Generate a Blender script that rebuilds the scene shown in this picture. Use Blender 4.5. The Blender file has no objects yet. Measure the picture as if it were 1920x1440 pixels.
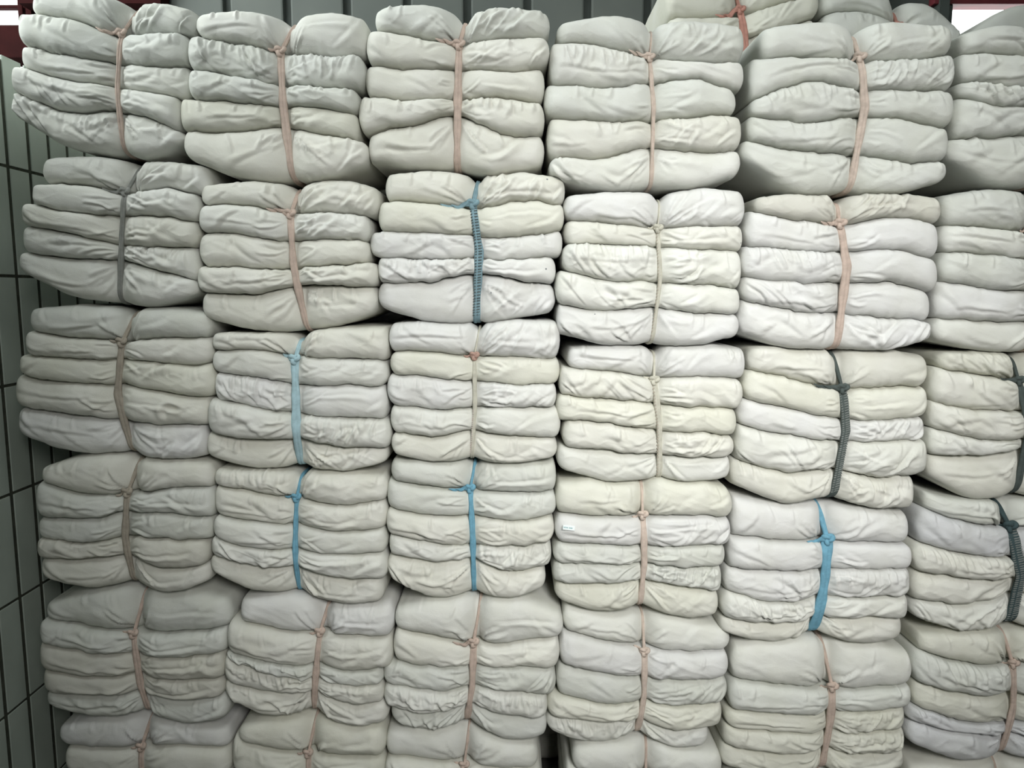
import bpy, math, random
import numpy as np
PI = math.pi
# ------------------------------------------------------------------ camera, world, light, exposure
F = 1400.0; D = 1.9; HC = 1.66; TH = math.radians(7.0)      # focal length in px of a 1920 frame, distance to the stack front, height, downward pitch
sc = bpy.context.scene
cd = bpy.data.cameras.new('camera'); cam = bpy.data.objects.new('camera', cd); sc.collection.objects.link(cam)
cam.location = (0, -D, HC); cam.rotation_euler = (PI/2 - TH, 0, 0)
cd.sensor_fit = 'HORIZONTAL'; cd.sensor_width = 36; cd.lens = 36*F/1920
cd.clip_start = 0.02
sc.camera = cam
sc.view_settings.view_transform = 'Standard'; sc.view_settings.look = 'None'
sc.view_settings.gamma = 1; sc.view_settings.use_curve_mapping = False
sc.view_settings.exposure = 0.0
w = bpy.data.worlds.new('overcast'); sc.world = w; w.use_nodes = True
bg = w.node_tree.nodes['Background']; bg.inputs[0].default_value = (0.95, 1.0, 0.985, 1); bg.inputs[1].default_value = 3.9

def area(name, loc, target, sx, sy, power, col):
    l = bpy.data.lights.new(name, 'AREA'); l.shape = 'RECTANGLE'; l.size = sx; l.size_y = sy; l.energy = power; l.color = col
    o = bpy.data.objects.new(name, l); sc.collection.objects.link(o); o.location = loc
    import mathutils
    d = mathutils.Vector(target) - mathutils.Vector(loc)
    o.rotation_euler = d.to_track_quat('-Z', 'Y').to_euler(); return o
key = area('doorway_daylight', (0.72, -2.8, 2.5), (0.43, 0, 1.28), 0.9, 0.8, 13.0, (1.0, 0.985, 0.95))
key.data.spread = math.radians(63)
area('skylight_daylight', (0.6, -1.5, 4.05), (0.35, 0, 1.5), 2.6, 1.2, 30, (0.94, 1.0, 0.985))

# ------------------------------------------------------------------ helpers
C = sc.collection
def ray(u, v, yp):
    du = (u-960)/F; dv = (720-v)/F
    dy = math.cos(TH) + dv*math.sin(TH); dz = -math.sin(TH) + dv*math.cos(TH)
    t = (yp + D)/dy
    return du*t, HC + dz*t                                   # x, z on the plane y = yp
def mat(name, col, rough=0.9, **k):
    m = bpy.data.materials.new(name); m.use_nodes = True
    p = m.node_tree.nodes['Principled BSDF']
    p.inputs['Base Color'].default_value = (*col, 1); p.inputs['Roughness'].default_value = rough
    p.inputs['Specular IOR Level'].default_value = k.get('spec', 0.3)
    if 'metal' in k: p.inputs['Metallic'].default_value = k['metal']
    return m
def noise_mat(name, c1, c2, scale, rough=0.9, bump=0.0, bscale=None, spec=0.3, tex='Object', sheen=0.0, lo=0.35, hi=0.65):
    m = mat(name, c1, rough, spec=spec); nt = m.node_tree; N = nt.nodes; L = nt.links
    p = N['Principled BSDF']; tc = N.new('ShaderNodeTexCoord')
    n = N.new('ShaderNodeTexNoise'); n.inputs['Scale'].default_value = scale; n.inputs['Detail'].default_value = 4
    L.new(tc.outputs[tex], n.inputs['Vector'])
    r = N.new('ShaderNodeValToRGB'); r.color_ramp.elements[0].position = lo; r.color_ramp.elements[1].position = hi
    r.color_ramp.elements[0].color = (*c1, 1); r.color_ramp.elements[1].color = (*c2, 1)
    L.new(n.outputs['Fac'], r.inputs['Fac']); L.new(r.outputs['Color'], p.inputs['Base Color'])
    if sheen: p.inputs['Sheen Weight'].default_value = sheen
    if bump:
        n2 = N.new('ShaderNodeTexNoise'); n2.inputs['Scale'].default_value = bscale; n2.inputs['Detail'].default_value = 5
        L.new(tc.outputs[tex], n2.inputs['Vector'])
        b = N.new('ShaderNodeBump'); b.inputs['Strength'].default_value = 1.0; b.inputs['Distance'].default_value = bump
        L.new(n2.outputs['Fac'], b.inputs['Height']); L.new(b.outputs['Normal'], p.inputs['Normal'])
    return m
def link(name, me, m, parent=None, loc=(0, 0, 0), kind=None):
    o = bpy.data.objects.new(name, me); C.objects.link(o); o.location = loc
    if m is not None and not me.materials: me.materials.append(m)
    if parent is not None: o.parent = parent
    if kind: o['kind'] = kind
    return o
def mesh(name, V, Fc, smooth=True):
    me = bpy.data.meshes.new(name)
    me.from_pydata([tuple(map(float, v)) for v in V], [], [tuple(map(int, f)) for f in Fc]); me.validate()
    if smooth: me.polygons.foreach_set('use_smooth', [True]*len(me.polygons))
    me.update(); return me
def grid_mesh(name, P):
    """P: (nx, nt, 3) closed around nt, capped at both ends"""
    nx, nt, _ = P.shape
    me = bpy.data.meshes.new(name)
    V = np.concatenate([P.reshape(-1, 3), P[0].mean(0)[None], P[-1].mean(0)[None]])
    i = np.arange(nx-1)[:, None]; j = np.arange(nt)[None, :]; jn = (j+1) % nt
    q = np.stack([i*nt+j, i*nt+jn, (i+1)*nt+jn, (i+1)*nt+j], -1).reshape(-1, 4)
    a = nx*nt; jj = np.arange(nt); jk = (jj+1) % nt
    t1 = np.stack([np.full(nt, a), jk, jj], -1); t2 = np.stack([np.full(nt, a+1), (nx-1)*nt+jj, (nx-1)*nt+jk], -1)
    me.vertices.add(len(V)); me.vertices.foreach_set('co', V.astype(np.float32).ravel())
    nl = q.size + t1.size + t2.size
    me.loops.add(nl); me.loops.foreach_set('vertex_index', np.concatenate([q.ravel(), t1.ravel(), t2.ravel()]).astype(np.int32))
    npoly = len(q)+len(t1)+len(t2); me.polygons.add(npoly)
    st = np.concatenate([np.arange(len(q))*4, len(q)*4 + np.arange(len(t1)+len(t2))*3]).astype(np.int32)
    me.polygons.foreach_set('loop_start', st)
    me.polygons.foreach_set('use_smooth', np.ones(npoly, bool))
    me.update(calc_edges=True); return me
def tube(pts, rad, ns=8, flat=1.0, name='tube'):
    pts = np.array(pts, float); n = len(pts); rad = np.broadcast_to(rad, (n,))
    T = np.gradient(pts, axis=0); T /= np.linalg.norm(T, axis=1)[:, None] + 1e-9
    up = np.array([0, 1.0, 0.001]); P = np.zeros((n, ns, 3))
    for i in range(n):
        a = np.cross(T[i], up); a /= np.linalg.norm(a)+1e-9; b = np.cross(a, T[i])
        for k in range(ns):
            t = 2*PI*k/ns; P[i, k] = pts[i] + rad[i]*(math.cos(t)*a + flat*math.sin(t)*b)
    return grid_mesh(name, P)
BX = [(0,3,2,1),(4,5,6,7),(0,1,5,4),(1,2,6,5),(2,3,7,6),(3,0,4,7)]
def box(name, x0, x1, y0, y1, z0, z1, bevel=0):
    V = [(x0,y0,z0),(x1,y0,z0),(x1,y1,z0),(x0,y1,z0),(x0,y0,z1),(x1,y0,z1),(x1,y1,z1),(x0,y1,z1)]
    if not bevel: return mesh(name, V, BX, False)
    import bmesh
    bm = bmesh.new(); vs = [bm.verts.new(v) for v in V]
    for f in BX: bm.faces.new([vs[i] for i in f])
    bmesh.ops.bevel(bm, geom=bm.edges[:], offset=bevel, segments=2, affect='EDGES', profile=0.6)
    me = bpy.data.meshes.new(name); bm.to_mesh(me); bm.free(); return me
def smooth(a, b, x):
    t = np.clip((x-a)/(b-a), 0, 1); return t*t*(3-2*t)
class Noise:
    def __init__(s, seed): s.g = np.random.RandomState(seed).rand(256, 256)*2-1
    def __call__(s, x, y):
        xi = np.floor(x).astype(int); yi = np.floor(y).astype(int); fx = x-xi; fy = y-yi
        fx = fx*fx*fx*(fx*(fx*6-15)+10); fy = fy*fy*fy*(fy*(fy*6-15)+10); g = s.g
        a = g[xi % 256, yi % 256]; b = g[(xi+1) % 256, yi % 256]; c = g[xi % 256, (yi+1) % 256]; d = g[(xi+1) % 256, (yi+1) % 256]
        return (a*(1-fx)+b*fx)*(1-fy) + (c*(1-fx)+d*fx)*fy
NZ = Noise(5)
def hermite(xs, ys, x):
    xs = np.array(xs, float); ys = np.array(ys, float)
    h = np.diff(xs); d = np.diff(ys)/h; m = np.zeros(len(xs))
    for i in range(1, len(xs)-1): m[i] = (d[i-1]*h[i] + d[i]*h[i-1])/(h[i]+h[i-1])
    m[0] = d[0]; m[-1] = d[-1]
    k = np.clip(np.searchsorted(xs, x)-1, 0, len(xs)-2); t = np.clip((x-xs[k])/h[k], 0, 1)
    t2 = t*t; t3 = t2*t
    return ys[k]*(2*t3-3*t2+1) + h[k]*m[k]*(t3-2*t2+t) + ys[k+1]*(-2*t3+3*t2) + h[k]*m[k+1]*(t3-t2)

# ------------------------------------------------------------------ materials
def cloth_mat():
    m = mat('cotton_cloth', (0.7, 0.7, 0.65), 0.95, spec=0.15); nt = m.node_tree; N = nt.nodes; L = nt.links
    p = N['Principled BSDF']; tc = N.new('ShaderNodeTexCoord'); oi = N.new('ShaderNodeObjectInfo')
    n = N.new('ShaderNodeTexNoise'); n.inputs['Scale'].default_value = 9; n.inputs['Detail'].default_value = 3
    L.new(tc.outputs['Object'], n.inputs['Vector'])
    r = N.new('ShaderNodeValToRGB'); r.color_ramp.elements[0].position = 0.3; r.color_ramp.elements[1].position = 0.7
    r.color_ramp.elements[0].color = (0.93, 0.93, 0.89, 1); r.color_ramp.elements[1].color = (1.0, 1.0, 1.0, 1)
    L.new(n.outputs['Fac'], r.inputs['Fac'])
    mx = N.new('ShaderNodeMix'); mx.data_type = 'RGBA'; mx.blend_type = 'MULTIPLY'; mx.inputs[0].default_value = 1
    L.new(oi.outputs['Color'], mx.inputs[6]); L.new(r.outputs['Color'], mx.inputs[7])
    L.new(mx.outputs[2], p.inputs['Base Color'])
    # fine creases and weave relief
    mp = N.new('ShaderNodeMapping'); mp.inputs['Scale'].default_value = (1.0, 1.0, 1.6); L.new(tc.outputs['Object'], mp.inputs['Vector'])
    a = N.new('ShaderNodeTexNoise'); a.inputs['Scale'].default_value = 26; a.inputs['Detail'].default_value = 3; a.inputs['Distortion'].default_value = 0.8
    b = N.new('ShaderNodeTexNoise'); b.inputs['Scale'].default_value = 420; b.inputs['Detail'].default_value = 2
    L.new(mp.outputs['Vector'], a.inputs['Vector']); L.new(tc.outputs['Object'], b.inputs['Vector'])
    b1 = N.new('ShaderNodeBump'); b1.inputs['Distance'].default_value = 0.004; b1.inputs['Strength'].default_value = 0.3
    b2 = N.new('ShaderNodeBump'); b2.inputs['Distance'].default_value = 0.0008; b2.inputs['Strength'].default_value = 0.5
    L.new(a.outputs['Fac'], b1.inputs['Height']); L.new(b.outputs['Fac'], b2.inputs['Height']); L.new(b1.outputs['Normal'], b2.inputs['Normal'])
    L.new(b2.outputs['Normal'], p.inputs['Normal'])
    return m
M_CLOTH = cloth_mat()
def speckled():
    m = M_CLOTH.copy(); m.name = 'cotton_cloth_speckled'; nt = m.node_tree; N = nt.nodes; L = nt.links; p = N['Principled BSDF']
    src = p.inputs['Base Color'].links[0].from_socket; tc = [q for q in N if q.type == 'TEX_COORD'][0]
    v = N.new('ShaderNodeTexVoronoi'); v.inputs['Scale'].default_value = 11; L.new(tc.outputs['Object'], v.inputs['Vector'])
    a = N.new('ShaderNodeMath'); a.operation = 'LESS_THAN'; a.inputs[1].default_value = 0.028; L.new(v.outputs['Distance'], a.inputs[0])
    mx = N.new('ShaderNodeMix'); mx.data_type = 'RGBA'; L.new(a.outputs[0], mx.inputs[0]); L.new(src, mx.inputs[6]); mx.inputs[7].default_value = (0.22, 0.23, 0.24, 1)
    L.new(mx.outputs[2], p.inputs['Base Color']); return m
M_CLOTH_S = speckled()
TINT = {'w': (0.700, 0.708, 0.675), 'c': (0.700, 0.700, 0.652), 'g': (0.63, 0.645, 0.613), 'y': (0.680, 0.682, 0.617),
        'l': (0.695, 0.700, 0.695), 'b': (0.62, 0.615, 0.565), 'p': (0.69, 0.65, 0.59), 'v': (0.62, 0.63, 0.65)}
STRAP = {'pink': (0.57, 0.46, 0.395), 'pale': (0.62, 0.52, 0.45), 'white': (0.56, 0.55, 0.47), 'grey': (0.28, 0.29, 0.27), 'tan': (0.40, 0.36, 0.30),
         'light blue': (0.42, 0.60, 0.66), 'blue': (0.18, 0.40, 0.53), 'dark': (0.085, 0.105, 0.10), 'teal': (0.055, 0.085, 0.09), 'slate': (0.22, 0.34, 0.39),
         'brick': (0.45, 0.30, 0.25), 'coral': (0.52, 0.27, 0.22)}
SM = {k: noise_mat('strap_'+k.replace(' ', '_'), v, tuple(c*0.82 for c in v), 60, 0.85, 0.0015, 150, 0.2) for k, v in STRAP.items()}
M_STITCH = noise_mat('stitching', (0.05, 0.07, 0.075), (0.09, 0.11, 0.11), 80, 0.9)
M_STITCH_L = noise_mat('stitching_grey', (0.16, 0.18, 0.17), (0.22, 0.24, 0.23), 80, 0.9)
M_STITCH_W = noise_mat('stitching_white', (0.6, 0.58, 0.54), (0.5, 0.42, 0.38), 80, 0.9)
M_TILE = noise_mat('glazed_tile', (0.50, 0.56, 0.50), (0.42, 0.48, 0.43), 5, 0.38, 0.001, 12, 0.4)
M_GROUT = noise_mat('grout', (0.045, 0.05, 0.038), (0.075, 0.08, 0.06), 30, 0.95, 0.002, 90)
M_SHEET = noise_mat('painted_sheet_panel', (0.135, 0.15, 0.135), (0.11, 0.125, 0.115), 3, 0.6, 0.002, 7)
M_DARKSHEET = noise_mat('weathered_sheet', (0.16, 0.18, 0.165), (0.12, 0.135, 0.125), 3, 0.8)
M_RIB = noise_mat('sheet_rib', (0.09, 0.105, 0.097), (0.07, 0.082, 0.075), 6, 0.7)
M_RED = noise_mat('red_oxide_steel', (0.035, 0.010, 0.010), (0.024, 0.008, 0.008), 9, 0.95, 0.001, 40, spec=0.05)
M_RED2 = noise_mat('maroon_window_frame', (0.20, 0.035, 0.045), (0.14, 0.03, 0.035), 9, 0.5)
M_FLOOR = noise_mat('concrete', (0.17, 0.17, 0.155), (0.11, 0.11, 0.10), 4, 0.9, 0.004, 25)

# ------------------------------------------------------------------ the setting
XW = -1.36
def struct(name, me, m): return link(name, me, m, kind='structure')
ZF = min(ray(960, 1640, 0)[1], ray(960, 1640, 0)[1])       # floor level under the stacks
struct('floor', box('floor', -4.2, 4.4, -5.2, 1.45, ZF-0.12, ZF), M_FLOOR)
struct('ceiling', box('ceiling', -1.5, 4.4, -5.2, 1.45, 4.20, 4.28), M_DARKSHEET)
struct('wall_front', box('wall_front', -1.5, 4.4, -5.3, -5.2, ZF, 4.28), M_DARKSHEET)
struct('wall_right', box('wall_right', 4.3, 4.4, -5.2, 1.45, ZF, 4.28), M_DARKSHEET)
struct('wall_left_rear', box('wall_left_rear', XW-0.14, XW-0.04, -5.2, -1.6, ZF, 4.28), M_DARKSHEET)
# glazed half wall on the left, each tile its own piece
tC = lambda u, v: (u-960)/F
def on_left(u, v):                                         # point of the plane x = XW seen at a pixel
    du = (u-960)/F; dv = (720-v)/F; t = XW/du
    return t*(math.cos(TH)+dv*math.sin(TH)) - D, HC + t*(-math.sin(TH)+dv*math.cos(TH))
yt, ZT = on_left(2, 101)
wl = struct('wall_left', box('wall_left', XW-0.14, XW-0.006, -1.6, 1.30, ZF, ZT-0.012), M_GROUT)
TW = 0.094; y0g, _ = on_left(23, 1440)
z_lines = [on_left(5, v)[1] for v in (309, 516, 731, 932, 1142, 1350)]
TH_ = (z_lines[0]-z_lines[-1])/5
tile_me = box('tile', 0, 0.005, 0.008, TW-0.008, 0.004, TH_-0.004, bevel=0.0015)
ys = [y0g + k*TW for k in range(-14, 13)]
zb = z_lines[0]
rows = []
z = zb
while z < ZT-0.02: z += TH_
z -= TH_
while z > ZF-TH_: rows.append(z); z -= TH_
for zr in rows:
    for y in ys:
        if y > 1.2 or y < -1.4: continue
        if zr+TH_ > ZT:
            me = box('tile', 0, 0.005, 0.008, TW-0.008, 0.004, ZT-zr, bevel=0.0015)
        elif zr < ZF: me = box('tile', 0, 0.005, 0.008, TW-0.008, ZF-zr+0.002, TH_-0.004, bevel=0.0015)
        else: me = tile_me
        link('tile', me, M_TILE, wl, (XW-0.008, y, zr))
# ribbed sheet wall behind, with an opening at each end
YB = 1.32
def bx(u, v=20): return ray(u, v, YB)[0]
XL_OPEN = bx(58); XR_OPEN = bx(1752)
zs = ray(20, 46, YB-0.10)[1]; zs2 = ray(20, 108, YB-0.10)[1]
wb = struct('wall_back', box('wall_back', XL_OPEN, XR_OPEN+0.02, YB+0.03, YB+0.06, ZF, ZF+4.0), M_RIB)
ribs = [425 + 112.8*k for k in range(-3, 12)]
RW = 14*0.5
for a, b in zip(ribs[:-1], ribs[1:]):
    x0 = max(bx(a+7), XL_OPEN); x1 = min(bx(b-7), XR_OPEN)
    if x1-x0 < 0.03: continue
    link('panel', box('panel', x0, x1, YB, YB+0.032, ZF, ZF+4.0, bevel=0.008), M_SHEET, wb)
struct('trim_1', box('trim_1', XL_OPEN, bx(318), YB-0.08, YB-0.001, ray(260, 6, YB-0.08)[1], ray(260, -60, YB)[1]), M_RED)
# left opening: low wall, deep red sill beam, barred window above
struct('wall_back_left', box('wall_back_left', -4.0, XL_OPEN, YB+0.03, YB+0.10, ZF, zs2), M_SHEET)
struct('trim_2', box('trim_2', -4.0, XL_OPEN+0.05, YB-0.10, YB+0.029, zs2, zs, bevel=0.006), M_RED)
w1 = struct('window_1', box('window_1', XL_OPEN-0.022, XL_OPEN, YB, YB+0.09, zs, ZF+4.0), M_RED)
for u0, u1 in ((30, 39),):
    link('mullion', box('mullion', bx(u0), bx(u1), YB+0.01, YB+0.06, zs, ZF+4.0, bevel=0.004), M_RED, w1)
for k in range(1, 6):
    link('mullion', box('mullion', bx(31)-0.42*k, bx(38)-0.42*k, YB+0.01, YB+0.06, zs, ZF+4.0, bevel=0.004), M_RED, w1)
zt0 = ray(20, 12, YB)[1]; zt1 = ray(20, 6, YB)[1]
for k in range(5):
    link('transom', box('transom', -4.0, XL_OPEN-0.02, YB+0.015, YB+0.05, zt0+0.36*k, zt1+0.36*k, bevel=0.003), M_RED, w1)
# right opening: maroon post and lintel, low sheet wall under it
zl0 = ray(1850, 9, YB)[1]
w2 = struct('window_2', box('window_2', bx(1757), bx(1775), YB-0.02, YB+0.07, ZF, zl0+0.1), M_RIB)
link('lintel', box('lintel', bx(1748), 4.2, YB-0.01, YB+0.06, zl0, zl0+0.12, bevel=0.004), M_RED2, w2)
link('jamb', box('jamb', bx(1772), bx(1786), YB, YB+0.06, ZF, zl0+0.02), M_RIB, w2)
struct('wall_back_right', box('wall_back_right', bx(1785), 4.2, YB+0.03, YB+0.10, ZF, ray(1850, 95, YB)[1]), M_SHEET)
struct('wall_back_upper', box('wall_back_upper', bx(1785), 4.2, YB+0.03, YB+0.06, zl0+0.12, ZF+4.0), M_SHEET)

# ------------------------------------------------------------------ bundles
# one entry per bundle: strap kind, strap run (px points x,y), then layers "xL xR tint left/right crease" and seams (5 heights, left..strap..right)
B = {}
def bd(c, r, strap, run, layers, seams, **k): B[(c, r)] = dict(strap=strap, run=run, layers=[l.split() for l in layers.split('|')], seams=[list(map(float, s.split())) for s in seams.split('|')], **k)
bd(1,1,'pink',[(236,8),(218,55),(214,160),(224,290)],
 '48 368 gsd|27 366 gsw|30 360 wsw|16 358 wdw|17 362 wxw',
 '-12 -28 10 -1 14|18 33 60 58 66|82 102 113 119 122|121 146 160 172 184|172 206 203 221 248|212 273 288 292 262', tail=1, w=9)
bd(1,2,'grey',[(246,300),(229,358),(222,450),(215,565)],
 '69 390 wsd|57 372 wsw|37 372 csw|37 372 wwg|29 376 wsw',
 '294 288 306 300 312|344 346 361 353 367|381 398 402 405 417|421 437 459 462 462|472 483 488 506 530|505 554 571 575 553', tail=1, w=10)
bd(1,3,'tan',[(240,580),(221,642),(214,740),(238,855)],
 '48 393 gss|41 402 css|32 402 ysw|23 393 cse|26 398 lwd',
 '578 572 588 577 588|622 634 641 634 634|667 673 675 682 685|704 719 723 737 745|763 777 792 797 797|820 852 855 865 858', w=14)
bd(1,4,'tan',[(250,858),(234,925),(230,1010),(242,1100)],
 '73 397 css|64 401 gws|68 397 gss|66 391 bwp|72 393 css',
 '880 856 862 860 872|903 926 931 918 915|971 973 965 963 971|1007 1017 1011 1011 1015|1047 1049 1045 1066 1060|1080 1105 1102 1115 1090', w=13)
bd(1,5,'pink',[(258,1112),(245,1192),(260,1290),(272,1342)],
 '77 430 gss|72 426 gww|72 423 bsw|79 422 bsw|83 428 gww',
 '1136 1110 1110 1110 1130|1162 1179 1193 1193 1180|1203 1222 1229 1231 1223|1254 1267 1270 1273 1271|1296 1302 1303 1310 1308|1322 1344 1345 1361 1347', w=13)
bd(1,6,'pink',[(272,1350),(258,1408),(262,1500),(262,1600)],
 '101 428 lss|117 430 css|110 430 csw|105 428 gww|105 425 css',
 '1367 1348 1350 1364 1372|1398 1410 1409 1404 1410|1450 1458 1458 1454 1458|1504 1508 1508 1504 1506|1555 1560 1560 1556 1558|1610 1630 1630 1632 1610', w=12)
bd(2,1,'pink',[(542,38),(522,92),(530,200),(546,338)],
 '362 700 wss|349 688 gxg|353 686 gww|335 692 yws|341 690 csd',
 '25 16 36 17 29|65 79 92 102 104|129 146 158 165 167|183 190 197 203 214|244 246 235 252 265|292 331 338 333 308', w=14)
bd(2,2,'pink',[(552,345),(542,400),(548,490),(570,618)],
 '373 719 csd|371 712 wsd|371 708 cws|369 712 cww|374 705 csw',
 '346 338 350 335 350|385 385 398 398 406|435 440 452 448 452|500 502 504 498 494|546 552 534 535 537|597 620 622 610 586', tail=1, w=13)
bd(2,3,'light blue',[(560,625),(549,674),(554,770),(556,876)],
 '395 727 csw|394 733 wsw|399 733 lxs|389 733 wwx|382 725 csd',
 '626 624 634 612 614|657 655 669 674 677|699 707 723 723 727|749 763 780 784 786|812 824 825 838 842|858 882 881 886 868', w=16)
bd(2,4,'blue',[(558,885),(551,937),(551,1020),(556,1110)],
 '398 725 cgw|398 725 cww|398 725 wss|394 731 wdw|390 719 csw',
 '882 884 896 886 894|914 923 939 951 939|967 981 989 997 993|1007 1026 1035 1039 1035|1043 1057 1065 1083 1088|1068 1110 1118 1136 1128', w=10, upper='slate')
bd(2,5,'pink',[(612,1132),(598,1188),(592,1260),(585,1342)],
 '447 738 lsw|426 736 cww|424 736 gxw|419 736 cgw|418 728 cdw',
 '1127 1117 1138 1136 1132|1165 1183 1193 1196 1196|1219 1240 1250 1258 1250|1228 1257 1273 1281 1281|1277 1294 1300 1315 1315|1303 1342 1341 1362 1355', w=12)
bd(2,6,'pink',[(588,1350),(575,1418),(578,1500),(578,1600)],
 '445 728 yss|432 725 yws|435 728 css|432 730 cww|435 728 css',
 '1364 1347 1350 1360 1364|1387 1406 1419 1421 1419|1452 1460 1462 1462 1460|1505 1510 1510 1508 1508|1556 1560 1560 1560 1560|1610 1630 1632 1632 1612', w=12)
bd(3,1,'pink',[(872,27),(860,80),(857,190),(855,315)],
 '701 1032 gwd|685 1031 csd|682 1037 css|670 1031 cwg|687 1022 csw',
 '17 5 28 10 19|57 67 81 69 70|117 127 125 133 125|175 190 181 181 194|250 231 210 246 254|302 312 315 323 308', tail=1, w=14)
bd(3,2,'slate',[(895,330),(886,380),(898,470),(892,600)],
 '719 1061 csd|707 1062 yss|691 1057 lws|706 1052 lxs|705 1047 lsd',
 '325 316 331 321 333|379 379 390 375 383|433 437 442 442 431|481 485 485 487 479|529 527 512 525 533|577 603 607 599 584', tail=2, w=15, stitch=1)
bd(3,3,'white',[(898,615),(889,668),(890,770),(884,862)],
 '727 1051 lsd|729 1062 yss|724 1049 lwd|730 1052 wws|732 1047 csw',
 '607 603 613 601 603|661 661 670 670 672|702 708 717 723 719|758 770 767 762 762|810 820 810 820 823|851 868 867 872 859', w=8, knotcol='brick', stitch=3)
bd(3,4,'blue',[(890,870),(881,920),(886,1010),(888,1110)],
 '730 1044 gsw|723 1044 gsw|723 1040 cww|728 1035 wwx|724 1024 cdw',
 '863 866 872 870 868|902 915 926 927 926|954 969 973 978 967|1001 1018 1027 1025 1016|1042 1051 1053 1071 1064|1083 1124 1122 1124 1105', w=11, tail=1)
bd(3,5,'pink',[(902,1125),(888,1207),(885,1290),(874,1362)],
 '739 1057 wss|736 1050 csw|718 1043 gwd|718 1034 wxg|731 1030 gds',
 '1144 1125 1127 1125 1155|1179 1195 1214 1208 1195|1240 1251 1251 1251 1251|1282 1293 1293 1295 1303|1321 1336 1325 1341 1345|1353 1369 1363 1391 1384', tail=1, w=13)
bd(3,6,'pink',[(880,1368),(870,1440),(872,1500),(872,1600)],
 '721 1010 wss|720 1015 cds|720 1020 gww|720 1020 cww|722 1018 css',
 '1377 1365 1367 1391 1399|1421 1430 1440 1445 1445|1465 1475 1482 1485 1480|1510 1520 1525 1525 1522|1560 1565 1570 1570 1566|1612 1632 1634 1634 1614', w=12)
bd(4,1,'pale',[(1228,42),(1221,103),(1227,200),(1225,348)],
 '1044 1398 gsd|1030 1397 wgs|1020 1383 gws|1026 1394 cwd|1030 1394 wds',
 '42 26 39 35 46|77 83 106 117 115|154 162 152 148 171|219 225 223 217 215|292 297 271 283 277|327 354 350 348 327', tail=1, w=8)
bd(4,2,'white',[(1243,362),(1236,427),(1238,530),(1224,648)],
 '1057 1400 lsd|1058 1395 cww|1054 1391 wxd|1041 1389 wds|1044 1391 lds',
 '367 358 366 350 358|410 419 427 423 423|458 458 462 467 471|508 525 529 533 544|569 583 577 587 590|627 646 648 648 629', w=8, stitch=4)
bd(4,3,'white',[(1234,658),(1229,714),(1238,800),(1240,900)],
 '1064 1401 lws|1049 1395 cdw|1042 1384 yww|1054 1380 cwd|1044 1374 wws',
 '653 648 658 646 655|689 698 711 708 711|743 747 758 764 764|786 795 810 812 820|835 848 855 859 857|879 907 903 907 898', w=11, stitch=4)
bd(4,4,'pale',[(1208,905),(1207,968),(1210,1060),(1203,1150)],
 '1042 1381 ysw|1040 1373 lsd|1037 1362 gww|1036 1356 gwx|1040 1351 yww',
 '907 900 903 900 920|965 971 973 969 973|1016 1021 1027 1025 1021|1055 1059 1062 1064 1062|1094 1098 1096 1102 1113|1126 1152 1149 1165 1156', w=12, tag=1)
bd(4,5,'pale',[(1212,1160),(1211,1228),(1210,1310),(1198,1388)],
 '1056 1374 wss|1049 1369 lsw|1043 1367 gsd|1025 1357 yww|1024 1333 wgw',
 '1142 1156 1160 1166 1184|1190 1206 1226 1230 1225|1249 1266 1280 1277 1271|1303 1323 1325 1328 1317|1343 1354 1360 1373 1365|1371 1399 1389 1406 1400', w=12)
bd(4,6,'pink',[(1217,1395),(1213,1462),(1213,1530),(1213,1600)],
 '1073 1367 wss|1060 1365 wsw|1058 1362 gww|1060 1360 css|1062 1362 css',
 '1404 1397 1394 1406 1413|1445 1455 1462 1462 1458|1490 1500 1505 1505 1500|1530 1538 1542 1542 1538|1572 1578 1580 1580 1576|1614 1634 1636 1636 1616', w=12)
bd(5,1,'pale',[(1612,50),(1617,104),(1624,200),(1600,356)],
 '1428 1790 gsw|1405 1794 gsx|1407 1790 ggw|1402 1784 gws|1391 1780 gww',
 '50 37 50 35 46|107 106 112 112 96|190 154 165 169 167|215 228 215 225 240|262 281 285 302 302|298 360 360 362 336', w=15)
bd(5,2,'pink',[(1580,370),(1580,418),(1590,500),(1572,652)],
 '1415 1767 bsd|1397 1761 lss|1390 1758 lgs|1389 1746 lds|1386 1746 lwd',
 '371 362 371 362 371|394 410 421 408 419|460 469 471 469 485|517 529 531 528 548|560 581 587 596 602|627 653 657 657 635', w=16, tail=1)
bd(5,3,'dark',[(1577,662),(1588,730),(1592,810),(1568,935)],
 '1405 1766 cws|1395 1751 yss|1385 1741 lsd|1380 1743 wdd|1373 1721 cwx',
 '655 648 662 655 668|693 713 732 728 728|749 769 790 790 784|799 818 831 829 827|864 887 887 898 889|911 947 941 958 954', w=16, tail=2, stitch=2)
bd(5,4,'blue',[(1547,945),(1558,1015),(1550,1090),(1530,1192)],
 '1374 1711 lsw|1366 1712 lss|1359 1708 ldx|1353 1703 wxw|1351 1697 cww',
 '935 947 946 958 965|1008 1018 1021 1021 1023|1066 1072 1072 1068 1066|1107 1130 1122 1120 1115|1158 1168 1159 1154 1162|1185 1207 1194 1212 1198', w=20, tail=1)
bd(5,5,'pink',[(1552,1206),(1565,1292),(1561,1360),(1548,1452)],
 '1373 1723 wss|1367 1712 gss|1361 1700 ysd|1357 1700 ywx|1354 1700 yww',
 '1214 1199 1206 1207 1227|1280 1290 1298 1296 1287|1331 1340 1340 1334 1324|1363 1374 1379 1373 1365|1399 1412 1412 1412 1409|1440 1456 1455 1458 1442', w=15)
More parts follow.
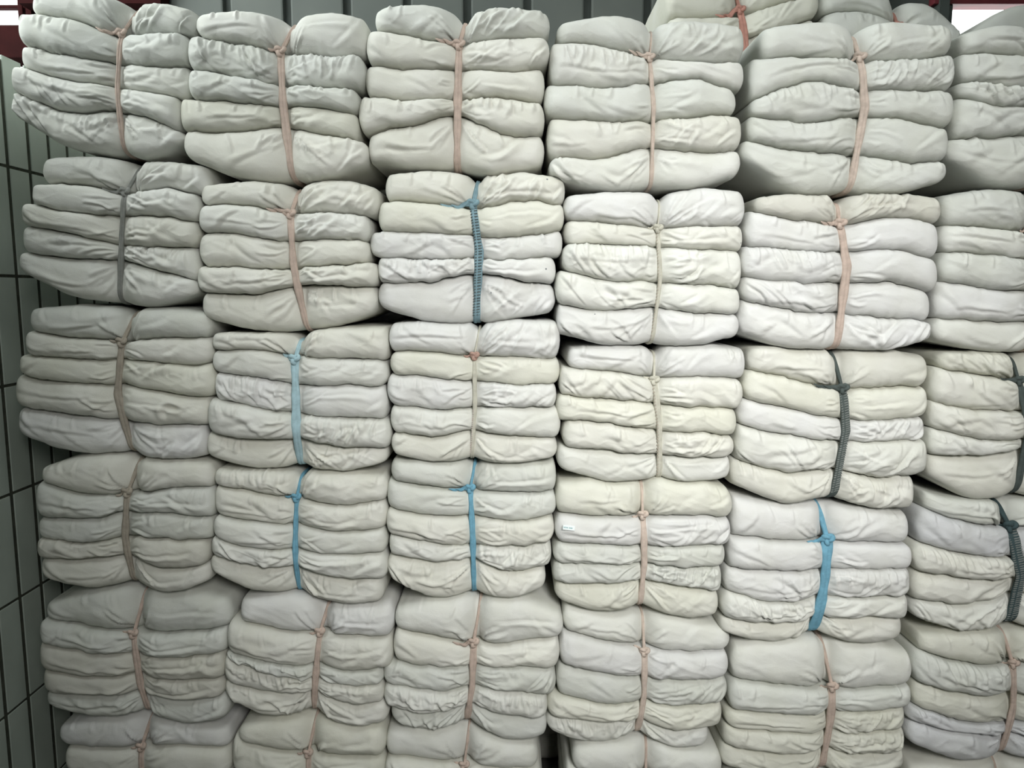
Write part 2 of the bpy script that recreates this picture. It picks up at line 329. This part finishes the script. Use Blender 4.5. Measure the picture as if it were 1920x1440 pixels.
bd(5,6,'pink',[(1550,1462),(1552,1500),(1552,1550),(1552,1610)],
 '1365 1705 wss|1360 1700 wsw|1358 1700 css|1360 1700 css',
 '1466 1460 1462 1462 1470|1500 1506 1510 1510 1506|1540 1546 1548 1548 1544|1576 1582 1584 1584 1580|1618 1636 1638 1638 1618', w=12)
bd(6,1,'pale',[(1962,40),(1958,100),(1960,200),(1960,340)],
 '1806 2150 gsw|1800 2150 gws|1797 2150 gxw|1788 2150 gws|1778 2145 gws',
 '62 40 45 36 55|98 98 102 98 100|152 163 165 165 165|180 197 204 205 205|257 256 250 252 262|298 344 347 345 325', w=12)
bd(6,2,'pink',[(1945,360),(1940,430),(1945,520),(1940,655)],
 '1768 2120 gww|1765 2110 wws|1762 2105 gws|1753 2100 lss|1750 2095 wsw',
 '366 353 360 352 362|421 427 434 432 430|471 478 485 485 484|525 540 546 548 550|597 602 604 606 606|640 659 662 660 645', w=12)
bd(6,3,'dark',[(1918,662),(1922,715),(1930,800),(1915,938)],
 '1762 2100 ydw|1748 2090 cws|1745 2085 cds|1742 2085 wws|1743 2080 css',
 '662 660 667 662 668|690 703 716 712 710|754 770 775 775 770|801 822 826 828 826|853 856 842 850 858|897 939 935 938 915', w=13, tail=1)
bd(6,4,'teal',[(1888,942),(1902,990),(1915,1080),(1900,1178)],
 '1738 2075 gws|1722 2070 vws|1712 2065 cgs|1710 2065 cws|1711 2060 wdd',
 '925 940 944 942 945|955 980 992 992 990|1019 1040 1051 1050 1048|1070 1083 1087 1086 1084|1124 1133 1117 1125 1130|1157 1186 1178 1182 1165', w=22, stitch=2)
bd(6,5,'pink',[(1893,1182),(1905,1247),(1903,1330),(1882,1425)],
 '1722 2060 yss|1712 2055 ggs|1712 2050 ywd|1700 2045 vws|1700 2040 vws',
 '1188 1186 1184 1188 1192|1215 1246 1250 1248 1246|1276 1300 1306 1306 1304|1322 1350 1358 1358 1356|1348 1368 1378 1380 1378|1390 1425 1422 1424 1405', w=13)
bd(6,6,'pink',[(1880,1432),(1882,1480),(1882,1540),(1882,1610)],
 '1705 2040 css|1700 2035 csw|1702 2035 css|1702 2035 css',
 '1440 1430 1430 1432 1440|1480 1488 1490 1490 1486|1525 1532 1534 1534 1530|1570 1578 1580 1580 1576|1618 1636 1638 1638 1618', w=12)

# trim overlaps between neighbouring columns so bundles touch instead of running into each other
for (c, r), b in B.items():
    for i, l in enumerate(b['layers']):
        l[0] = float(l[0]); l[1] = float(l[1])
for (c, r), b in B.items():
    for i, l in enumerate(b['layers']):
        v = (b['seams'][i][4]+b['seams'][i+1][4])/2
        for (c2, r2), b2 in B.items():
            if c2 != c+1: continue
            for j, l2 in enumerate(b2['layers']):
                v0 = b2['seams'][j][0]; v1 = b2['seams'][j+1][0]
                if v0-6 < v < v1+6 and l[1] > l2[0]+2: l[1] = l2[0]+2

DEPTH = 0.40
def creases(rng, X, S, h, t, xb, xl, xr, kind_l, kind_r, first, last, zt_b, zb_b, hw):
    """displacement field (metres) of folds and puckers; X along the cloth, S height from the layer's centre line"""
    Hh = np.zeros_like(X)
    def stroke(x0, s0, x1, s1, wd, A, bend=0.0):
        L = math.hypot(x1-x0, s1-s0)
        if L < 1e-3: return
        ux, us = (x1-x0)/L, (s1-s0)/L
        a = ((X-x0)*ux + (S-s0)*us)/L
        d = -(X-x0)*us + (S-s0)*ux + bend*L*np.clip(a, 0, 1)*(1-np.clip(a, 0, 1))*4
        win = np.where((a > 0) & (a < 1), np.sin(np.clip(a, 0, 1)*PI)**0.6, 0)
        ww = wd*(0.55+0.9*np.clip(a, 0, 1))
        Hh[...] += A*win*(np.exp(-(d/ww)**2) - 0.85*np.exp(-((d-1.45*ww)/(0.7*ww))**2))
    for side, kd in ((-1, kind_l), (1, kind_r)):
        xe = xl if side < 0 else xr; Ls = abs(xe-xb)
        # puckers fanning out from the strap
        nf = {'s': 3, 'w': 4, 'g': 4, 'd': 6, 'x': 5, 'e': 3, 'p': 3}[kd] + (2 if (first or last) else 0)
        for k in range(nf):
            ln = rng.uniform(0.025, 0.09)*(1.5 if kd == 'd' else 1)
            if first: s0 = zb_b + 0.004; ang = rng.uniform(0.25, 1.1)
            elif last: s0 = zt_b - rng.uniform(0.0, 0.02); ang = -rng.uniform(0.15, 1.0)
            else: s0 = rng.uniform(-0.4, 0.4)*h; ang = rng.uniform(-0.5, 0.5)
            x0 = xb + side*(hw + 0.001)
            stroke(x0, s0, x0+side*ln*math.cos(ang), s0+ln*math.sin(ang), rng.uniform(0.0028, 0.0052), rng.uniform(0.0022, 0.0055), rng.uniform(-0.12, 0.12))
        if kd in 'gx':                                       # short gathers hanging from the upper fold
            n = int(Ls/0.017)
            for k in range(n):
                x0 = xb + side*(hw + 0.02 + (Ls-0.04)*(k+rng.uniform(-0.4, 0.4))/n)
                ln = rng.uniform(0.35, 0.85)*h
                lean = rng.uniform(-0.35, 0.35) - side*0.1
                stroke(x0, h*0.56, x0+lean*ln, h*0.56-ln, rng.uniform(0.003, 0.0055), rng.uniform(0.003, 0.0062), rng.uniform(-.1, .1))
        if kd in 'dx':                                       # long slanting folds
            for k in range(5 if kd == 'd' else 7):
                x0 = xb + side*rng.uniform(0.12, 0.85)*Ls; ln = rng.uniform(0.05, 0.11)
                ang = rng.uniform(0.5, 1.0)*(-1 if rng.rand() < 0.3 else 1)
                s0 = -h*0.45
                stroke(x0, s0, x0+side*ln*math.cos(ang), s0+ln*math.sin(ang), rng.uniform(0.003, 0.0065), rng.uniform(0.003, 0.0065), rng.uniform(-.15, .15))
        if kd in 'wd' or rng.rand() < 0.4:
            for k in range(rng.randint(2, 6)):
                x0 = xb + side*rng.uniform(0.15, 0.95)*Ls; ln = rng.uniform(0.3, 0.6)*h
                stroke(x0, h*0.54, x0+rng.uniform(-.4, .4)*ln, h*0.54-ln, rng.uniform(0.003, 0.006), rng.uniform(0.002, 0.0048))
        for k in range({'s': 1, 'e': 1, 'p': 1, 'w': 2, 'g': 2, 'd': 3, 'x': 2}[kd]):   # broad soft folds
            x0 = xb + side*rng.uniform(0.05, 0.8)*Ls; ln = rng.uniform(0.06, 0.13); ang = rng.uniform(0.12, 0.75)*(1 if rng.rand() < 0.7 else -1)
            s0 = -math.copysign(rng.uniform(0.1, 0.45), ang)*h
            stroke(x0, s0, x0+side*ln*math.cos(ang), s0+ln*math.sin(ang), rng.uniform(0.007, 0.012), rng.uniform(0.0018, 0.0042), rng.uniform(-.12, .12))
        if rng.rand() < 0.42:                                # long crease where an inner fold shows
            x0 = xb + side*rng.uniform(0.08, 0.3)*Ls; x1 = xb+side*rng.uniform(0.7, 1.0)*Ls
            s0 = rng.uniform(-0.3, 0.2)*h
            stroke(x0, s0, x1, s0+rng.uniform(-0.2, 0.2)*h, 0.0055, rng.uniform(0.002, 0.0045), rng.uniform(-.04, .04))
        if kd == 'e':                                        # curled tuck in the cloth
            xc = xb+side*0.62*Ls; rr = np.hypot((X-xc)/1.3, S+0.1*h)
            sector = smooth(-0.3, 0.6, np.cos(np.arctan2(S+0.1*h, X-xc)-2.2)); Hh[...] += 0.006*sector*(np.exp(-((rr-0.026)/0.006)**2) - 1.2*np.exp(-((rr-0.015)/0.006)**2))
    return Hh

def build_bundle(key, b, yp=0.0, name='cloth_bundle', nx=142, nf=38, above=None, cm=None, label=None, group='tied bundles of folded cloths in the front stacks', floor=False):
    c, r = key
    rng = np.random.RandomState(abs(c*101+r*17+int(yp*1000)) % 99991)
    n = len(b['layers']); seams = b['seams']; L = b['layers']
    run = [ray(u, v, yp) for u, v in b['run']]
    runx = [p[0] for p in run][::-1]; runz = [p[1] for p in run][::-1]
    xbz = lambda z: float(np.interp(z, runz, runx))
    yb0 = yp + rng.uniform(-0.006, 0.006)
    hw = b['w']*0.5*1.36e-3*(D+yp)/D
    # seam curves in world units
    curves = []
    for i in range(n+1):
        la = L[max(i-1, 0)]; lb = L[min(i, n-1)]
        uL = (la[0]+lb[0])/2; uR = (la[1]+lb[1])/2
        s = seams[i]
        ub = float(np.interp(s[2], [p[1] for p in b['run']], [p[0] for p in b['run']]))
        us = [uL, (uL+ub)/2, ub, (ub+uR)/2, uR]; ss = list(s); notch = 0
        if i == 0:
            m = 0.5*(s[1]+s[3]); ss[2] = m + 0.35*(s[2]-m); notch = 1
        pts = [ray(u, v, yp) for u, v in zip(us, ss)]
        nd = (ray(ub, s[2], yp)[1]-pts[2][1]) - 0.008 if notch else (0.004 if i == n else 0)
        curves.append((pts, nd, rng.uniform(0, 99)))
    def seam(i, x):
        pts, nd, ph = curves[i]
        z = hermite([p[0] for p in pts], [p[1] for p in pts], x)
        xb = pts[2][0]
        z = z + nd*np.exp(-(np.maximum(np.abs(x-xb)-hw*(0.5 if i == 0 else 1), 0)/0.012)**1.3)
        q = 1 if 0 < i < n else 0.5
        z = z + q*(0.0032*NZ(x/0.035+ph, np.full_like(x, ph)) + 0.0014*NZ(x/0.012+ph*2, np.full_like(x, ph+7)))
        return z
    base_seam = seam
    if above is not None:
        def seam(i, x): return np.minimum(base_seam(i, x), above(x)-0.001) if i == 0 else base_seam(i, x)
    zall = [p[1] for cu in curves for p in cu[0]]
    zbase = min(zall) if not floor else ZF
    xc = float(np.mean([curves[n][0][k][0] for k in (0, 2, 4)]))
    root = bpy.data.objects.new(name, None); C.objects.link(root); root.location = (xc, yp, zbase); root.empty_display_size = 0.05
    root['label'] = label or ''; root['category'] = 'bundle'; root['group'] = group
    off = np.array([xc, yp, zbase])
    hull_pts = []
    layer_objs = []
    NB = 10
    for i in range(n):
        uL, uR, code = L[i][0], L[i][1], L[i][2]
        vm = (seams[i][0]+seams[i+1][0])/2; xl = ray(uL, vm, yp)[0]
        vm = (seams[i][4]+seams[i+1][4])/2; xr = ray(uR, vm, yp)[0]
        W = xr-xl
        s = np.linspace(-1, 1, nx); s = np.sign(s)*(1-(1-np.abs(s))**1.18); s = (s+1)/2
        x = xl + W*s
        zt = seam(i, x); zb = seam(i+1, x)
        if i == n-1 and floor: zb = np.maximum(zb, ZF+0.001)
        zc = (zt+zb)/2; h = np.maximum(zt-zb, 0.012)
        # rounded ends
        rl, rr_ = rng.uniform(0.010, 0.024), rng.uniform(0.010, 0.024)
        def endf(d, R, p): return (1-np.clip(1-d/R, 0, 1)**p)**(1/p)
        dl = x-xl; dr = xr-x
        e = endf(dl, rl, 2.3)*endf(dr, rr_, 2.3); e = np.maximum(e, 0.03)
        Rc = 0.042
        endy = Rc*0.9*(2-endf(dl, Rc, 2.2)-endf(dr, Rc, 2.2))
        hh = h*e
        nominal_R = np.clip(0.50*h, 0.018, 0.042)
        if i in (0, n-1): nominal_R = nominal_R*1.15
        xb = xbz(float(np.interp(xbz(zc.mean()), x, zc)))
        hc = hw*(0.45 if i == 0 else 0.9); pinch = (1.5 if i == 0 else 1)*np.exp(-(np.maximum(np.abs(x-xb)-hc, 0)/(0.024 if i == 0 else 0.030))**1.15)
        yfront = yb0 - 0.016 + rng.uniform(-0.006, 0.006) + 0.030*pinch + endy
        yfront = yfront + 0.006*NZ(x/0.09+i*3.1+c, np.full_like(x, r*2.3))
        if i == 0: yfront = yfront + 0.006
        if i == n-1: yfront = yfront + 0.008
        # cross-section, front arc
        tt = np.linspace(-1, 1, nf); tt = np.sin(tt*PI/2*0.94)/math.sin(PI/2*0.94)
        p = 2.75
        if i == 0: p = 2.5
        T, Xg = np.meshgrid(tt, x)
        bul = 1-np.clip(1-np.abs(T)**p, 0, 1)**(1/p)
        asym = 0.12*(T)                                       # upper half bulges slightly farther back than the lower
        Y = yfront[:, None] + nominal_R[:, None]*(bul + 0.10*T*(1-np.abs(T))) + 0.010*np.abs(T)**14
        Z = zc[:, None] + 0.5*hh[:, None]*T*1.012
        S = 0.5*h[:, None]*T
        disp = creases(rng, Xg, S, float(h.mean()), T, xb, xl, xr, code[1], code[2], i == 0, i == n-1, float(h.mean())/2, -float(h.mean())/2, hw)
        crump = {'s': 0.6, 'w': 1.0, 'g': 1.1, 'd': 1.2, 'x': 1.9, 'e': 1.0, 'p': 0.7}
        cr = np.where(Xg < xb, crump[code[1]], crump[code[2]])
        disp += cr*(0.0030*NZ(Xg/0.070+i*7.7+c*3, (Z)/0.040+r*5) + 0.0010*NZ(Xg/0.024+i*1.7+Z/0.03, Z/0.018+c) )
        rid = 1-np.abs(NZ(Xg/0.045+Z/0.02+i*9, Z/0.035-Xg/0.08+c*11+r))*1.6
        disp += cr*0.0016*np.clip(rid, 0, 1)**3
        clear = 1-np.exp(-(np.maximum(np.abs(Xg-xb)-hc, 0)/0.006)**2)
        disp *= clear*smooth(0, 0.02, np.minimum(Xg-xl, xr-Xg))
        # outward normal in the y-z plane
        ny = -np.sqrt(np.clip(1-(T*0.92)**2, 0.02, 1)); nz = T*0.92
        kx = 1-0.55*np.abs(T)**3
        Y = Y + disp*ny*kx; Z = Z + disp*nz*kx*0.8
        # back part
        yback = yp + DEPTH - 0.6*endy
        ang = np.linspace(0, 1, NB+2)[1:-1]
        bk_T = np.concatenate([np.ones(3), np.cos(np.linspace(0.35, PI-0.35, NB-6)), -np.ones(3)])
        yk = np.concatenate([np.linspace(0.12, 0.9, 3), np.full(NB-6, 1.0)+0.04*np.sin(np.linspace(0.35, PI-0.35, NB-6)), np.linspace(0.9, 0.12, 3)])
        ysurf = (yfront+nominal_R)[:, None]
        Yb = ysurf + (yback[:, None]-ysurf)*yk[None]
        Zb = zc[:, None] + 0.5*hh[:, None]*bk_T[None]*1.008
        Xb = np.repeat(x[:, None], NB, 1)
        P = np.stack([np.concatenate([Xg, Xb], 1), np.concatenate([Y, Yb], 1), np.concatenate([Z, Zb], 1)], -1)
        if floor: P[..., 2] = np.maximum(P[..., 2], ZF+0.001)
        k = int(np.argmin(np.abs(x-xb)))
        hull_pts += [(P[k, j, 1], P[k, j, 2]) for j in range(P.shape[1])]
        me = grid_mesh('folded_cloth', P-off)
        o = link('folded_cloth', me, cm or M_CLOTH, root)
        tc = np.array(TINT[code[0]])*(1+rng.uniform(-0.03, 0.03))
        o.color = (*[float(v) for v in tc], 1)
        layer_objs.append((o, x, zt, zb, yfront, nominal_R, zc, h))
    # strap: taut loop round the pinched section
    pts = sorted(set((round(a, 5), round(z_, 5)) for a, z_ in hull_pts))
    def half(ps):
        H = []
        for q in ps:
            while len(H) > 1 and (H[-1][0]-H[-2][0])*(q[1]-H[-2][1]) - (H[-1][1]-H[-2][1])*(q[0]-H[-2][0]) <= 0: H.pop()
            H.append(q)
        return H
    pts = pts; H = half(pts)[:-1] + half(pts[::-1])[:-1]
    ib = max(range(len(H)), key=lambda q: (H[q][0] > yp+DEPTH*0.9, -abs(H[q][1]-zbase-0.15))); H = H[ib:]+H[:ib]
    H = np.array(H + [H[0]]); seg = np.linalg.norm(np.diff(H, axis=0), axis=1); cum = np.concatenate([[0], np.cumsum(seg)])
    NP = 200; sp = np.linspace(0, cum[-1], NP, endpoint=False)
    yy = np.interp(sp, cum, H[:, 0]); zz = np.interp(sp, cum, H[:, 1])
    for _ in range(3):
        yy = (np.roll(yy, 1)+yy*2+np.roll(yy, -1))/4; zz = (np.roll(zz, 1)+zz*2+np.roll(zz, -1))/4
    cy, cz = yy.mean(), zz.mean()
    tx = np.roll(yy, -1)-np.roll(yy, 1); tz = np.roll(zz, -1)-np.roll(zz, 1); ln = np.hypot(tx, tz)+1e-9
    ny, nz = tz/ln, -tx/ln
    sgn = np.sign((ny*(yy-cy)+nz*(zz-cz)).sum()); ny *= sgn; nz *= sgn
    prof = [(-1, -0.5), (-0.96, 0.2), (-0.7, 0.8), (-0.3, 1.05), (0.02, 0.85), (0.14, 0.55), (0.32, 0.85), (0.7, 0.7), (0.96, 0.1), (1, -0.5), (0, -0.9)]
    th = 0.0046
    Ps = np.zeros((NP+1, len(prof), 3))
    for a in range(NP+1):
        j = a % NP; zk = runz[-1] if False else zz[j]
        xx = xbz(zk); wid = hw*(1+0.12*math.sin(j*2*PI*7/NP+c)+0.08*math.sin(j*2*PI*19/NP+r))
        if zk > run[1][1]: wid *= 0.52
        for q, (px, pn) in enumerate(prof):
            sh = 0.25*math.sin(a*0.05+c+r)
            lift = th*(pn) + 0.0008
            Ps[a, q] = (xx + px*wid, yy[j]+ny[j]*lift, zz[j]+nz[j]*lift)
    if floor: Ps[..., 2] = np.maximum(Ps[..., 2], ZF)
    st = link('tie_strap', grid_mesh('tie_strap', Ps-off), SM[b['strap']], root)
    # knot where the strap is tied, just under the top cloth
    kx, kz = run[1]
    fm = np.where(ny < -0.3)[0]; ky = float(np.interp(kz, zz[fm][np.argsort(zz[fm])], yy[fm][np.argsort(zz[fm])])) - 0.007
    R = 0.0080 + hw*0.42
    tt = np.linspace(0, 2*PI, 60)
    K = np.stack([kx + R*0.72*(np.sin(tt)+1.5*np.sin(2*tt))*0.55, ky - R*0.32*np.sin(3*tt), kz + R*0.62*(np.cos(tt)-1.5*np.cos(2*tt))*0.6], -1)
    km = SM[b.get('knotcol', b['strap'])]
    kn = link('knot', tube(K-off, R*0.46, 8, name='knot'), km, st)
    # loose ends tucked to the left along the seam
    o, x, zt, zb, yf, nr, zc, h = layer_objs[0]
    for q in range(1 + (b.get('tail', 0) > 0)):
        lt = (0.022 if not b.get('tail') else (0.050 if b['tail'] == 1 else 0.075))*(1-0.35*q)
        uu = np.linspace(0, 1, 16)
        Xs = kx - R*0.5 - lt*uu
        zsm = np.interp(Xs, x, zb)
        Zs = kz + (zsm - kz + 0.001)*smooth(0, 0.5, uu) + q*0.004*(1-uu) + 0.002*np.sin(uu*7+q)
        yl = np.interp(Xs, x, yf)
        Ys = ky - 0.003*q + (yl+0.010-ky)*smooth(0.1, 0.9, uu)
        rad = (R*0.66)*(1-0.75*uu**1.5)*(0.75+0.25*np.sin(uu*9+1+q))
        link('strap_end', tube(np.stack([Xs, Ys, Zs], -1)-off, rad, 8, flat=0.5, name='strap_end'), km, st)
    # stitched rungs across a ribbed strap
    if b.get('stitch'):
        k = b['stitch']; import bmesh
        bm = bmesh.new(); ztop = run[1][1]-0.012; zbot = run[-1][1]+0.012
        step = {1: 0.0072, 2: 0.0062, 3: 0.0052, 4: 0.0085}[k]; z = ztop
        if k == 3: ztop = run[2][1]; z = ztop
        order = np.argsort(zz[fm]); zf = zz[fm][order]; yf_ = yy[fm][order]
        while z > zbot:
            y = float(np.interp(z, zf, yf_)) - 0.0052; xx = xbz(z)
            wd = {1: 0.85, 2: 0.9, 3: 0.35, 4: 0.45}[k]*hw; x0 = xx - wd*(1.0 if k != 1 else 1.1) ; x1 = xx + wd*(0.9 if k != 2 else 1.0)
            if k == 4: x0 = xx - hw*1.02; x1 = xx - hw*0.3
            if k == 3: x0 = xx - hw*1.1; x1 = xx - hw*0.3
            sl = 0.0012 if k != 2 else 0.003; t_ = step*0.22
            vs = [bm.verts.new(v) for v in [(x0-off[0], y-off[1], z-t_-off[2]-sl), (x1-off[0], y-off[1], z-t_-off[2]+sl), (x1-off[0], y-off[1]+0.003, z-t_-off[2]+sl), (x0-off[0], y-off[1]+0.003, z-t_-off[2]-sl),
                  (x0-off[0], y-off[1], z+t_-off[2]-sl), (x1-off[0], y-off[1], z+t_-off[2]+sl), (x1-off[0], y-off[1]+0.003, z+t_-off[2]+sl), (x0-off[0], y-off[1]+0.003, z+t_-off[2]-sl)]]
            for f in BX: bm.faces.new([vs[q] for q in f])
            z -= step*rng.uniform(0.85, 1.15)
        me = bpy.data.meshes.new('stitching'); bm.to_mesh(me); bm.free()
        link('stitching', me, {1: M_STITCH, 2: M_STITCH_L, 3: M_STITCH_W, 4: SM['tan']}[k], st, kind='stuff')
    return root, layer_objs, off, (lambda x: base_seam(n, x)), st


ORD = ['topmost', 'second down', 'third down', 'fourth down', 'fifth down', 'lowest']
STK = ['the leftmost stack', 'second stack from the left', 'third stack from the left', 'fourth stack from the left', 'second stack from the right', 'the rightmost stack']
SDESC = {'pink': 'pale pink strap', 'pale': 'thin peach strap', 'white': 'thin off-white cord', 'grey': 'grey strap', 'tan': 'dull tan strap', 'light blue': 'light blue strap',
         'blue': 'bright blue strap', 'dark': 'dark ribbed strap', 'teal': 'wide dark teal strap', 'slate': 'blue dark-runged strap'}
built = {}
for key in sorted(B):
    b = B[key]; c, r = key
    lab = 'cloth bundle tied with %s, %s in %s' % (SDESC[b['strap']], ORD[r-1], STK[c-1])
    if key == (3, 3): lab = 'cloth bundle tied with thin cord and brick-red knot, below the one with dark rungs'
    if key == (4, 4): lab = 'cloth bundle with small white label, fourth down in fourth stack from the left'
    ab = built[(c, r-1)][3] if r > 1 else None
    low = r == 6
    built[key] = build_bundle(key, b, label=lab, floor=low, above=ab, nx=110 if low else 142, nf=28 if low else 38, cm=M_CLOTH_S if key in ((3, 2), (4, 2), (3, 3)) else None)

# small sewn-on label on one folded cloth, lettering too small to read
root, lo, off, _, _ = built[(4, 4)]
o, x, zt, zb, yf, nr, zc, h = lo[1]
lx, lz = ray(1066, 988, -0.02); ly = float(np.interp(lx, x, yf)) - 0.0065
a = math.radians(-7)
me = box('care_label', -0.0155, 0.0155, -0.0012, 0.0012, -0.0062, 0.0062, bevel=0.0004)
lb = link('care_label', me, mat('label_fabric', (0.80, 0.86, 0.86)), root, (lx-off[0], ly-off[1], lz-off[2])); lb.rotation_euler = (math.radians(-14), -a, 0)
import bmesh
bm = bmesh.new(); xx = -0.0135; rg = np.random.RandomState(3)
while xx < 0.010:
    wl_ = rg.uniform(0.0009, 0.0020); hh_ = rg.uniform(0.0016, 0.0026); z0 = 0.0002
    if abs(xx+0.001) > 0.0009:
        for (p0, p1, q0, q1) in ((xx, xx+0.0006, z0-hh_, z0+hh_*0.6), (xx, xx+wl_, z0+hh_*0.3, z0+hh_*0.6), (xx+wl_-0.0004, xx+wl_, z0-hh_, z0+hh_*0.2)):
            vs = [bm.verts.new(v) for v in [(p0,-0.0016,q0),(p1,-0.0016,q0),(p1,-0.0011,q0),(p0,-0.0011,q0),(p0,-0.0016,q1),(p1,-0.0016,q1),(p1,-0.0011,q1),(p0,-0.0011,q1)]]
            for f in BX: bm.faces.new([vs[q] for q in f])
    xx += wl_ + 0.0007
me = bpy.data.meshes.new('lettering'); bm.to_mesh(me); bm.free()
link('lettering', me, mat('teal_ink', (0.12, 0.35, 0.38)), lb, kind='stuff')

# ------------------------------------------------------------------ rear stacks, seen above and between the front ones on the right
R_ = {}
def rb(c, strap, run, layers, seams, lab, **k):
    b = dict(strap=strap, run=run, layers=[l.split() for l in layers.split('|')], seams=[list(map(float, q.split())) for q in seams.split('|')], **k)
    for l in b['layers']: l[0] = float(l[0]); l[1] = float(l[1])
    YR = 0.50
    root, lo, off, _, st = build_bundle((c, 9), b, yp=YR, nx=90, nf=26, label=lab, group='bundles in the rear stacks')
    hgt = max(float(q[2].max()) for q in lo) - off[2]
    gap = off[2] - ZF; n = max(1, int(round(gap/hgt))); step = gap/n
    for k2 in range(n):
        q = root.copy(); C.objects.link(q); q.location = (off[0], YR, off[2]-step*(k2+1)); q.scale = (1, 1, step/hgt)
        q['label'] = 'off-white cloth bundle in added rear stacks, hidden behind the front stacks to darken gaps'
        q['group'] = 'hidden bundles of the rear stacks'
        for ch in root.children:
            d = ch.copy(); C.objects.link(d); d.parent = q
            for g in ch.children:
                e = g.copy(); C.objects.link(e); e.parent = d
    return root, off, hgt
rear4 = rb(4, 'coral', [(1378,-62),(1390,16),(1400,95),(1404,250)], '1247 1531 ysw|1252 1536 ysw|1240 1530 csw|1245 1530 css|1250 1530 css',
   '-45 -68 -45 -72 -50|34 33 26 8 -14|84 80 66 52 30|128 126 118 106 88|180 178 170 160 150|232 240 240 238 225', 'cloth bundle tied with coral red strap, peeking over the fourth stack from the left', w=13, tail=2)
rb(5, 'coral', [(1688,-60),(1690,44),(1692,120),(1694,240)], '1538 1812 gsw|1540 1814 gsw|1542 1812 css|1545 1812 css',
   '-8 -30 6 2 56|24 20 46 96 120|80 84 100 130 150|150 150 160 170 180|225 232 236 236 220', 'cloth bundle with red strap edge, peeking over the second stack from the right', w=10)
rb(6, 'pink', [(1985,-20),(1985,60),(1985,130),(1985,220)], '1800 2150 gss|1806 2150 gsw|1806 2150 css|1808 2150 css',
   '74 12 -8 -14 20|96 88 76 70 76|140 140 136 130 130|185 184 180 178 178|225 234 236 236 222', 'greyish cloth bundle beside the upper-right window, behind the rightmost stack', w=10)

# unseen rear stacks added further left, below the front tops, to darken the gaps
src, off4, hg4 = rear4
for x_, top_v in ((-0.84, 150), (-0.32, 165), (0.19, 150)):
    ztop = ray(960, top_v, 0.5)[1]; n = max(1, int(round((ztop-ZF)/hg4))); step = (ztop-ZF)/n
    for k2 in range(n):
        q = src.copy(); C.objects.link(q); q.location = (x_, 0.50, ZF+step*k2); q.scale = (1, 1, step/hg4)
        q['label'] = 'off-white cloth bundle in added rear stacks, hidden behind the front stacks to darken gaps'
        q['group'] = 'hidden bundles of the rear stacks'
        for ch in src.children:
            d = ch.copy(); C.objects.link(d); d.parent = q
            if ch.name.startswith('tie_strap'): d.material_slots[0].link = 'OBJECT'; d.material_slots[0].material = SM['pink']
            for g in ch.children:
                e = g.copy(); C.objects.link(e); e.parent = d
                e.material_slots[0].link = 'OBJECT'; e.material_slots[0].material = SM['pink']
